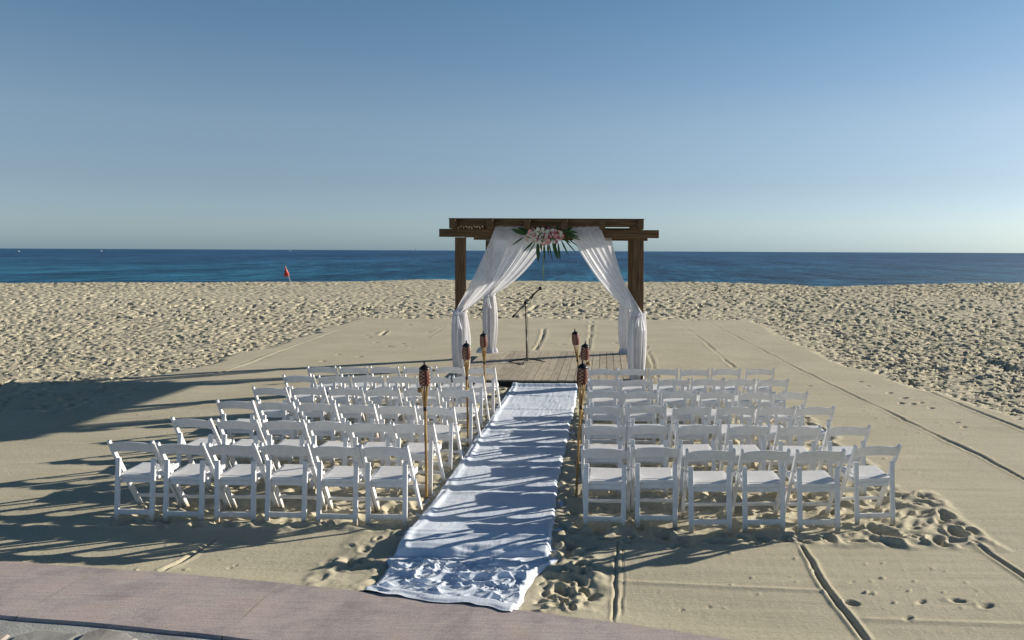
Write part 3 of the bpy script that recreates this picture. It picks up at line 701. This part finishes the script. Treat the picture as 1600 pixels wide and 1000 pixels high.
# ------------------------------------------------------------ aisle runner
def runner():
    X0, X1 = -1.83, -.50; YE = 15.36; YN = 6.72
    nx = 120; vs_ = np.concatenate([np.linspace(YE, YN, 620)]); V = []
    Yg, U = np.meshgrid(vs_, np.linspace(-.05, 1.05, nx), indexing='ij')
    # edges: slightly uneven
    ex0 = X0 + .03*vn(Yg*1.2, Yg*0, 101) + .012*vn(Yg*7, Yg*0, 102); ex1 = X1 + .05*vn(Yg*1.1, Yg*0, 103) + .02*vn(Yg*8, Yg*0, 104) + .03*(1-sst(6.8, 9, Yg))
    # bridging wrinkles crossing the cloth
    Xg = ex0 + (ex1-ex0)*U
    lift = .026 + (.050+.03*vn(Xg*3.1, Xg*0, 190))*(1-sst(6.8, 7.8, Yg)) - .035*(1-sst(YN, YN+.07, Yg))*(.6+vn(Xg*6, Xg*0, 191))
    fine = np.abs(fbm(Xg*13, Yg*2.6, 105, 3))*.006*(.4+vn(Xg*1.1, Yg*.9, 106)+.4)
    cross = 0
    for yc, a, wd, s in ((15.0, .016, .06, 1), (14.3, .012, .04, 2), (13.0, .012, .05, 3), (11.3, .022, .05, 4), (11.18, .014, .03, 14), (9.6, .012, .06, 5), (8.45, .012, .05, 6), (7.15, .014, .05, 7), (6.95, .016, .035, 8), (12.1, .01, .05, 9), (10.3, .01, .04, 10)):
        c0 = yc + .16*vn(Xg*1.1, Xg*0+s, 110+s); cross = cross + a*np.exp(-((Yg-c0)/wd)**2)*(.5+vn(Xg*2, Yg*0+s, 130+s)+.4)
    tri = .02*np.exp(-((Xg-ex0-.10-.05*vn(Yg*2, Yg*0, 150))/.035)**2)*(.4+vn(Yg*1.5, Yg*0, 151)+.4) + .010*np.exp(-((Xg-ex0-.05)/.02)**2)
    Z = lift + .010*fbm(Xg*1.6, Yg*1.1, 107, 3) + fine + cross + tri + .0022*fbm(Xg*5, Yg*30, 108, 2)
    edge = sst(0, .035, U)*(1-sst(.965, 1, U))
    Z = Z*edge + (-.015)*(1-edge)
    # turned-up end near the deck
    Z = Z + .05*sst(15.2, 15.34, Yg)*edge
    V1 = np.stack([Xg, Yg, Z], -1)
    # front: drop and crumpled tail
    rows = []
    last = V1[-1]
    n2 = 150
    u = np.linspace(0, 1, nx); hem = last.copy()
    for j in range(1, n2+1):
        k = j/n2
        if k < .10:
            q = k/.10; x = hem[:, 0]; y = hem[:, 1] - (.03+.05*(vn(x*4, x*0, 192)+.5))*np.sin(q*1.57) + .02*vn(x*3, x*0, 160); z = hem[:, 2]*(1-.88*q) + .003*np.sin(q*9) + .012*vn(x*9, x*0+q, 161)*q
        else:
            q = (k-.10)/.90
            x0 = X0+.10 - .13*q + .03*vn(np.array([q*4.]), np.array([0.]), 162)[0]; x1 = X1 - .03 - .10*q + .04*vn(np.array([q*5.]), np.array([3.]), 163)[0]
            x = hem[:, 0]*(1-min(1, q*3)) + (x0+(x1-x0)*u)*min(1, q*3)
            yend = curbY(x)-.05-.09*vn(x*3.2, x*0, 175)-.03*vn(x*11, x*0, 177); y = (YN-.07)*(1-q) + yend*q + .03*vn(x*4, x*0+q*6, 164)*(1-q)
            warp = fbm(x*2.2, y*3, 165, 3)
            rid = 1-np.abs(2*vn(x*4+4*warp + y*2.5, y*9+4*warp, 166)); rid2 = 1-np.abs(2*vn(x*10+3*warp, y*17-2*x, 167)); rid3 = 1-np.abs(2*vn(x*2+1.5*warp, y*15+5*warp, 168))
            la = 1-np.abs(2*vn(x*1.1+1.2*warp, y*8+2.5*warp, 169)); lb = 1-np.abs(2*vn(x*7+y*3+2*warp, y*5-2*x, 170)); am_ = .35+.9*(vn(x*1.7, y*2.5, 171)+.5)
            z = .010 + .030*la**3 + .022*lb**4*am_ + .012*rid2**3*am_ + .022*rid3**5 + .012*warp
            z = z + .024*(1-np.abs(2*vn(x*9+1.5*np.sin(q*5+x*2), y*1.6+x, 181)))**2*np.exp(-((q-.22)/.2)**2)*(.5+vn(x*2.2, q*3+x*0, 182)+.3)
            z = z*np.minimum(1, .25+q*3)
            z = np.maximum(z, (CZ+.006+.012*(vn(x*7, x*0+q*20, 176)+.5))*sst(.80, .90, q))
            e = sst(0, .03, u)*(1-sst(.97, 1, u)); z = z*e + (1-e)*.0
            z = np.maximum(z, .001)
        rows.append(np.stack([x, y, z], -1))
    V = np.concatenate([V1.reshape(-1, 3), np.array(rows).reshape(-1, 3)])
    o = arrmesh('aisle_runner', V, gridfaces(len(vs_)+n2, nx)[:, ::-1], M['runner']); tag(o, 'long white cloth runner down the aisle, crumpled at its near end', 'aisle runner')
runner()

# ------------------------------------------------------------ chairs
def make_chair():
    root = empty('folding_chair'); cm = M['chair']
    for s in (-1, 1):
        bm = bmesh.new()      # long member: front foot up to the top of the back, slightly bent
        pts = [(.252, -.02), (.086, .27), (-.062, .53), (-.205, .785)]
        w_ = [.046, .050, .046, .034]; rings = []
        for (y, z), ww in zip(pts, w_):
            d = Vector((0, -.48, .80)).normalized(); n = Vector((0, d.z, -d.y))
            c = Vector((s*.222, y, z)); rings.append([bm.verts.new(c+Vector((sx*.015, 0, 0))+n*(sn*ww/2)) for sx, sn in ((-1, -1), (1, -1), (1, 1), (-1, 1))])
        for a, b in zip(rings, rings[1:]):
            for k in range(4): bm.faces.new((a[k], a[(k+1) % 4], b[(k+1) % 4], b[k]))
        bm.faces.new(rings[0][::-1]); bm.faces.new(rings[-1]); obj('back_post', bm, cm, root, bevel=.006)
        bm = bmesh.new(); bar(bm, (s*.181, -.200, -.02), (s*.182, -.128, .600), .048, .028); lg = obj('rear_leg', bm, cm, root, bevel=.009)
        bm = bmesh.new(); tube(bm, [(s*.200, -.105, .545), (s*.2405, -.075, .545)], .009, 8); obj('pivot_bolt', bm, M['pole_grey'], lg)
        bm = bmesh.new(); bar(bm, (s*.2015, -.10, .405), (s*.2015, .215, .425), .012, .03); obj('seat_rail', bm, cm, root, bevel=.003)
    # seat: frame rim with a raised panel
    bm = bmesh.new(); nx = 12; r0 = []
    y0, y1 = -.135, .255
    def sh(z0, z1, inx, iny):
        hw0, hw1 = .182-inx, .198-inx
        lo = [bm.verts.new(p) for p in ((-hw0, y0+iny, z0), (hw0, y0+iny, z0), (hw1, y1-iny, z0+.02), (-hw1, y1-iny, z0+.02))]; hi = [bm.verts.new((v.co.x, v.co.y, v.co.z+z1-z0)) for v in lo]
        for k in range(4): bm.faces.new((lo[k], lo[(k+1) % 4], hi[(k+1) % 4], hi[k]))
        bm.faces.new(lo[::-1]); bm.faces.new(hi)
    sh(.398, .436, 0, 0); seat = obj('seat', bm, cm, root, bevel=.007)
    bm = bmesh.new(); sh(.4365, .4415, .030, .032); obj('seat_panel', bm, cm, seat, bevel=.003)
    # curved backrest
    V = []; n = 17
    for i in range(n):
        u = -1+2*i/(n-1); x = .210*u; bow = -.028*(1-u*u); top = .755+.028*(1-u*u); bt = .656+.022*(1-u*u)
        def pt(z, off): y = -.205+(.785-z)*.147/.255; return (x, y+bow+off, z)
        V += [pt(bt, -.009), pt(bt+.004, -.013), pt(top-.004, -.013), pt(top, -.008), pt(top, .006), pt(top-.004, .010), pt(bt+.004, .010), pt(bt, .006)]
    o = arrmesh('backrest', V, gridfaces(n, 8, True)[:, ::-1], cm, root, smooth=False)
    bm = bmesh.new(); box(bm, (0, -.190, .078), (.320, .018, .052), Matrix.Rotation(R(6.8), 3, 'X')); obj('rear_stretcher', bm, cm, root, bevel=.004)
    bm = bmesh.new(); box(bm, (0, .160, .140), (.415, .018, .036), Matrix.Rotation(R(31), 3, 'X')); obj('front_stretcher', bm, cm, root, bevel=.004)
    bm = bmesh.new(); box(bm, (0, -.124, .375), (.322, .016, .044)); obj('seat_apron', bm, cm, root, bevel=.004)
    return root
mt, t, b = mat('seat_line', (.42, .43, .46), .6); M['seat_line'] = mt
proto = make_chair()
for q in [proto]+list(proto.children_recursive): KIDS[q.name] = list(q.children)
L = [([168, 245, 326, 405, 486, 564], 689.5, 695.5), ([266, 337, 410, 477, 545, 612], 653.5, 660), ([338, 401, 465, 527, 589, 649], 625.5, 634),
     ([394, 453.5, 512, 570.5, 630, 687], 604.5, 607.5), ([442.5, 496.5, 549, 602, 655, 708], 586.5, 587.5), ([480.5, 529.5, 577.5, 629, 680, 730], 572, 573)]
Rr = [([907, 989, 1074, 1159, 1246, 1336], 701, 704), ([909, 981.5, 1059, 1137, 1215, 1295], 662.5, 666), ([914, 983, 1052, 1120, 1185, 1247], 632.5, 635.5),
      ([918, 975, 1034.5, 1094.5, 1155, 1209.5], 609.5, 613), ([917, 971, 1027, 1080, 1131, 1184], 591.5, 592.5), ([919, 965, 1014.5, 1063, 1112, 1166], 575.7, 575.7)]
DYR = {(1, 0, 0): -3, (1, 0, 1): -4, (1, 0, 2): .5, (1, 0, 5): -8}
ordn = ['nearest', 'next', 'third', 'fourth', 'fifth', 'farthest']
rowname = ['front-most row facing the camera side', 'second row', 'third row', 'fourth row', 'fifth row', 'last row, by the deck']
rowlab = ['row closest to the concrete', 'second row from the concrete', 'third row from the concrete', 'third row from the deck', 'second row from the deck', 'row closest to the deck']
poslab = ['first', 'second', 'third', 'fourth', 'fifth', 'outermost']
seq = []
for side, rows in ((0, L), (1, Rr)):
    for r, (xs, ya, yb) in enumerate(rows):
        for i, x in enumerate(xs):
            y = ya+(yb-ya)*i/5 + DYR.get((side, r, i), 0)
            p = G(x, y, .785)
            ang = (R(-3.2)+R(.3)*i if side == 0 else R(-.5)+R(.9)*i) * (1 if r < 4 else .7) + R(random.uniform(-2.2, 2.2))
            if (side, r, i) == (1, 0, 5): ang = R(6)
            if (side, r, i) == (1, 0, 0): ang = R(-3)
            off = Vector((.232, .205, 0)); off.rotate(Matrix.Rotation(ang, 3, 'Z'))
            k = 6-i if side == 0 else i+1
            seq.append((p.x+off.x, p.y+off.y, ang, side, r, k))
for n, (x, y, a, side, r, k) in enumerate(seq):
    o = proto if n == 0 else copy_tree(proto)
    o.location = (x, y, random.uniform(-.006, .006)); o.rotation_euler = (R(random.uniform(-.8, .8)), R(random.uniform(-.8, .8)), a)
    tag(o, 'white folding chair, %s from aisle, %s, %s side' % (poslab[k-1], rowlab[r], ('left', 'right')[side]), 'chair', 'white folding chairs set out in rows for the ceremony')

# ------------------------------------------------------------ bamboo torches
def make_torch(H, seed, snuffer):
    rr = random.Random(seed); root = empty('bamboo_torch')
    hb = H-.255                                # basket bottom
    bm = bmesh.new(); pts = []; rad = []
    z = -.05
    while z < hb-.2: pts.append((.004*math.sin(z*3+seed), 0, z)); rad.append(.0135+(.003 if int(z*10) % 3 == 0 else 0)); z += .06
    pts.append((0, 0, hb-.16)); rad.append(.015); tube(bm, pts, rad, 10); obj('bamboo_pole', bm, M['bamboo'], root, smooth=True)
    bm = bmesh.new(); tube(bm, [(0, 0, hb-.275), (0, 0, hb-.235)], .0185, 10); obj('binding', bm, M['dark_weave'], root, smooth=True)
    for k in range(10):                        # the split, splayed top of the cane
        a = 2*math.pi*k/10; c, s = math.cos(a), math.sin(a); bm = bmesh.new()
        P0 = [(0.012, hb-.26), (.019, hb-.17), (.030, hb-.08), (.040, hb+.01)]
        tube(bm, [(c*r_, s*r_, z_) for r_, z_ in P0], [.004, .0055, .006, .005], 5); obj('split_cane', bm, M['bamboo'], root, smooth=True)
    # woven basket: checker of dark, red and cream strips, each proud or recessed
    prof = lambda k: .044+.013*math.sin(math.pi*(.15+.75*k))
    hh = .175; nz, na = 9, 14
    for nm, pick, mt, pr in (('weave_dark', 0, 'dark_weave', .0), ('weave_red', 1, 'red_weave', .003), ('weave_pale', 2, 'cream_weave', .003)):
        bm = bmesh.new()
        for i in range(nz):
            for j in range(na):
                c_ = 0 if (i+j) % 2 == 0 else (1 if (j//2+i) % 2 else 2)
                if c_ != pick: continue
                z0, z1 = hb+hh*i/nz, hb+hh*(i+1)/nz; r0, r1 = prof(i/nz)+pr, prof((i+1)/nz)+pr
                a0, a1 = 2*math.pi*j/na, 2*math.pi*(j+1)/na
                vo = [bm.verts.new((r*math.cos(a)*q, r*math.sin(a)*q, z_)) for q in (1, .86) for (r, a, z_) in ((r0, a0, z0), (r0, a1, z0), (r1, a1, z1), (r1, a0, z1))]
                bm.faces.new(vo[:4]); bm.faces.new(vo[4:][::-1])
                for e in range(4): bm.faces.new((vo[e], vo[4+e], vo[4+(e+1) % 4], vo[(e+1) % 4]))
        obj(nm, bm, M[mt], root)['kind'] = 'stuff'
    bm = bmesh.new(); zt = hb+hh; tube(bm, [(0, 0, zt-.004), (0, 0, zt+.004), (0, 0, zt+.018), (0, 0, zt+.034), (0, 0, zt+.044), (0, 0, zt+.048), (0, 0, zt+.078), (0, 0, zt+.08)], [.058, .059, .050, .030, .017, .010, .009, .005], 14); cap = obj('oil_can_cap', bm, M['black_metal'], root, smooth=True)
    if snuffer:
        dx, dy = snuffer; zs = hb-.06
        bm = bmesh.new(); tube(bm, [(dx*.8, dy, zs+.17), (dx, dy, zs+.09), (dx, dy, zs+.03)], .002, 4); hg = obj('snuffer_cord', bm, M['dark_weave'], root)
        bm = bmesh.new(); tube(bm, [(dx, dy, zs+.035), (dx, dy, zs+.03), (dx, dy, zs-.005), (dx, dy, zs-.02)], [.012, .022, .024, .012], 10); obj('bamboo_snuffer', bm, M['bamboo'], root, smooth=True)
    return root
# base pixel, top pixel, whether a snuffer hangs beside it
TOR = [((666, 776), (663, 565), (-.055, 0), 'bamboo torch nearest the camera, left of the runner, cap hanging beside it'), ((731, 696), (728.5, 532), None, 'middle of the three bamboo torches left of the runner'), ((760, 652), (755, 517), None, 'bamboo torch nearest the deck on the left side of the runner'),
       ((900.5, 774), (911, 563), None, 'bamboo torch nearest the camera, right of the runner'), ((906, 692), (915, 533), (.06, 0), 'middle of the three bamboo torches right of the runner, cap hanging beside it'), ((910, 650), (898, 514), None, 'bamboo torch nearest the deck, right of the runner, leaning left')]
for i, (bp, tp, sn, lab) in enumerate(TOR):
    b_ = G(*bp); t_ = P(tp[0], tp[1], b_.y); H = (t_-b_).length
    o = make_torch(H, i, sn); o.location = b_; d = (t_-b_).normalized(); o.rotation_euler = (0, math.atan2(d.x, d.z), 0)
    tag(o, lab, 'torch', 'bamboo torches lining the aisle runner')

# ------------------------------------------------------------ red flag on the beach crest
fb = P(456, 444, 66.0); fo = empty('beach_flag', (fb.x, 66.0, -.1)); tag(fo, 'small red flag on a leaning thin pole at the beach crest', 'flag')
ft = P(446, 416, 66.0)-Vector(fo.location)
bm = bmesh.new(); tube(bm, [(0, 0, -.3), ft*1.02], .028, 6); obj('flag_pole', bm, M['pole_grey'], fo)
V = []
for j in range(9):
    k = j/8
    for i in range(7):
        u = i/6; V.append((ft.x*(1-.62*k) - (.46*u)*k**.9 + .06*math.sin(u*7)*k, .10*math.sin(u*8+k*3), ft.z*(1-.58*k) - .10*u*k + .05*math.sin(u*9)*k))
arrmesh('flag_cloth', V, gridfaces(9, 7), M['flag_red'], fo)

# ------------------------------------------------------------ far boats
def hullmesh(L_, W_, H_):
    bm = bmesh.new(); secs = []
    for k in range(7):
        u = k/6; w_ = W_/2*(1-u**3*.97) ; z = H_*(1+.35*u*u)
        secs.append([bm.verts.new(p) for p in ((u*L_-L_/2, -w_, z), (u*L_-L_/2+.0, -w_*.65, -.3), (u*L_-L_/2, w_*.65, -.3), (u*L_-L_/2, w_, z))])
    for a, b in zip(secs, secs[1:]):
        for i in range(4): bm.faces.new((a[i], a[(i+1) % 4], b[(i+1) % 4], b[i]))
    bm.faces.new(secs[0][::-1]); bm.faces.new(secs[-1]); return bm
def boat(px, dpx, L_, lab, wake, sail=False, heading=math.pi, cat='boat', name='motor_boat'):
    hz = P(px, 0, 1); d0 = 5.65*F/dpx; p = P(px, 392, d0); o = empty(name, (p.x, d0, -3), heading); tag(o, lab, cat)
    obj('hull', hullmesh(L_, L_*.3, L_*.12), M['boat_white'], o)
    if sail:
        bm = bmesh.new(); tube(bm, [(0, 0, 0), (0, 0, L_*1.25)], .09, 6); obj('mast', bm, M['boat_white'], o)
        bm = bmesh.new(); a = [bm.verts.new(q) for q in ((.2, -.03, L_*.15), (-L_*.42, -.03, L_*.17), (.2, -.03, L_*1.2), (.2, .03, L_*.15), (-L_*.42, .03, L_*.17), (.2, .03, L_*1.2))]
        bm.faces.new(a[:3]); bm.faces.new(a[3:][::-1])
        for i in range(3): bm.faces.new((a[i], a[3+i], a[3+(i+1) % 3], a[(i+1) % 3]))
        obj('sail', bm, M['boat_white'], o)
    else:
        bm = bmesh.new(); box(bm, (-L_*.05, 0, L_*.19), (L_*.36, L_*.22, L_*.15)); obj('cabin', bm, M['boat_white'], o, bevel=.15)
        bm = bmesh.new(); box(bm, (L_*.02, 0, L_*.21), (L_*.24, L_*.225, L_*.05)); obj('windscreen', bm, M['black_metal'], o)
    if wake:
        V = []; n = 40
        for i in range(n+1):
            k = i/n
            for q in (-1, 0, 1): V.append((-L_*.4-k*wake, q*(2+5*k)*random.uniform(.3, 1.4), .35*(1-k)*random.uniform(.2, 1.4)+.03))
        ff = gridfaces(n+1, 3)[:, ::-1]; keep = [f for i, f in enumerate(ff) if i/len(ff) < .35 or random.random() < .5]
        wk = arrmesh('wake', V, keep, M['foam'], None); wk.location = o.location; wk.rotation_euler = o.rotation_euler; tag(wk, 'white foam wake trailing behind the speeding motor boat', kind='stuff')
boat(452, 2.3, 9, 'white motor boat speeding left of the flag near the horizon', 150)
boat(157, 3.9, 7, 'tiny white motor boat far out at left', 0)
boat(28, 5.0, 5, 'smallest white boat far out by the left picture edge', 0)
boat(649, 1.2, 16, 'white sailing boat on the horizon left of the pergola', 0, True, name='sailing_boat')
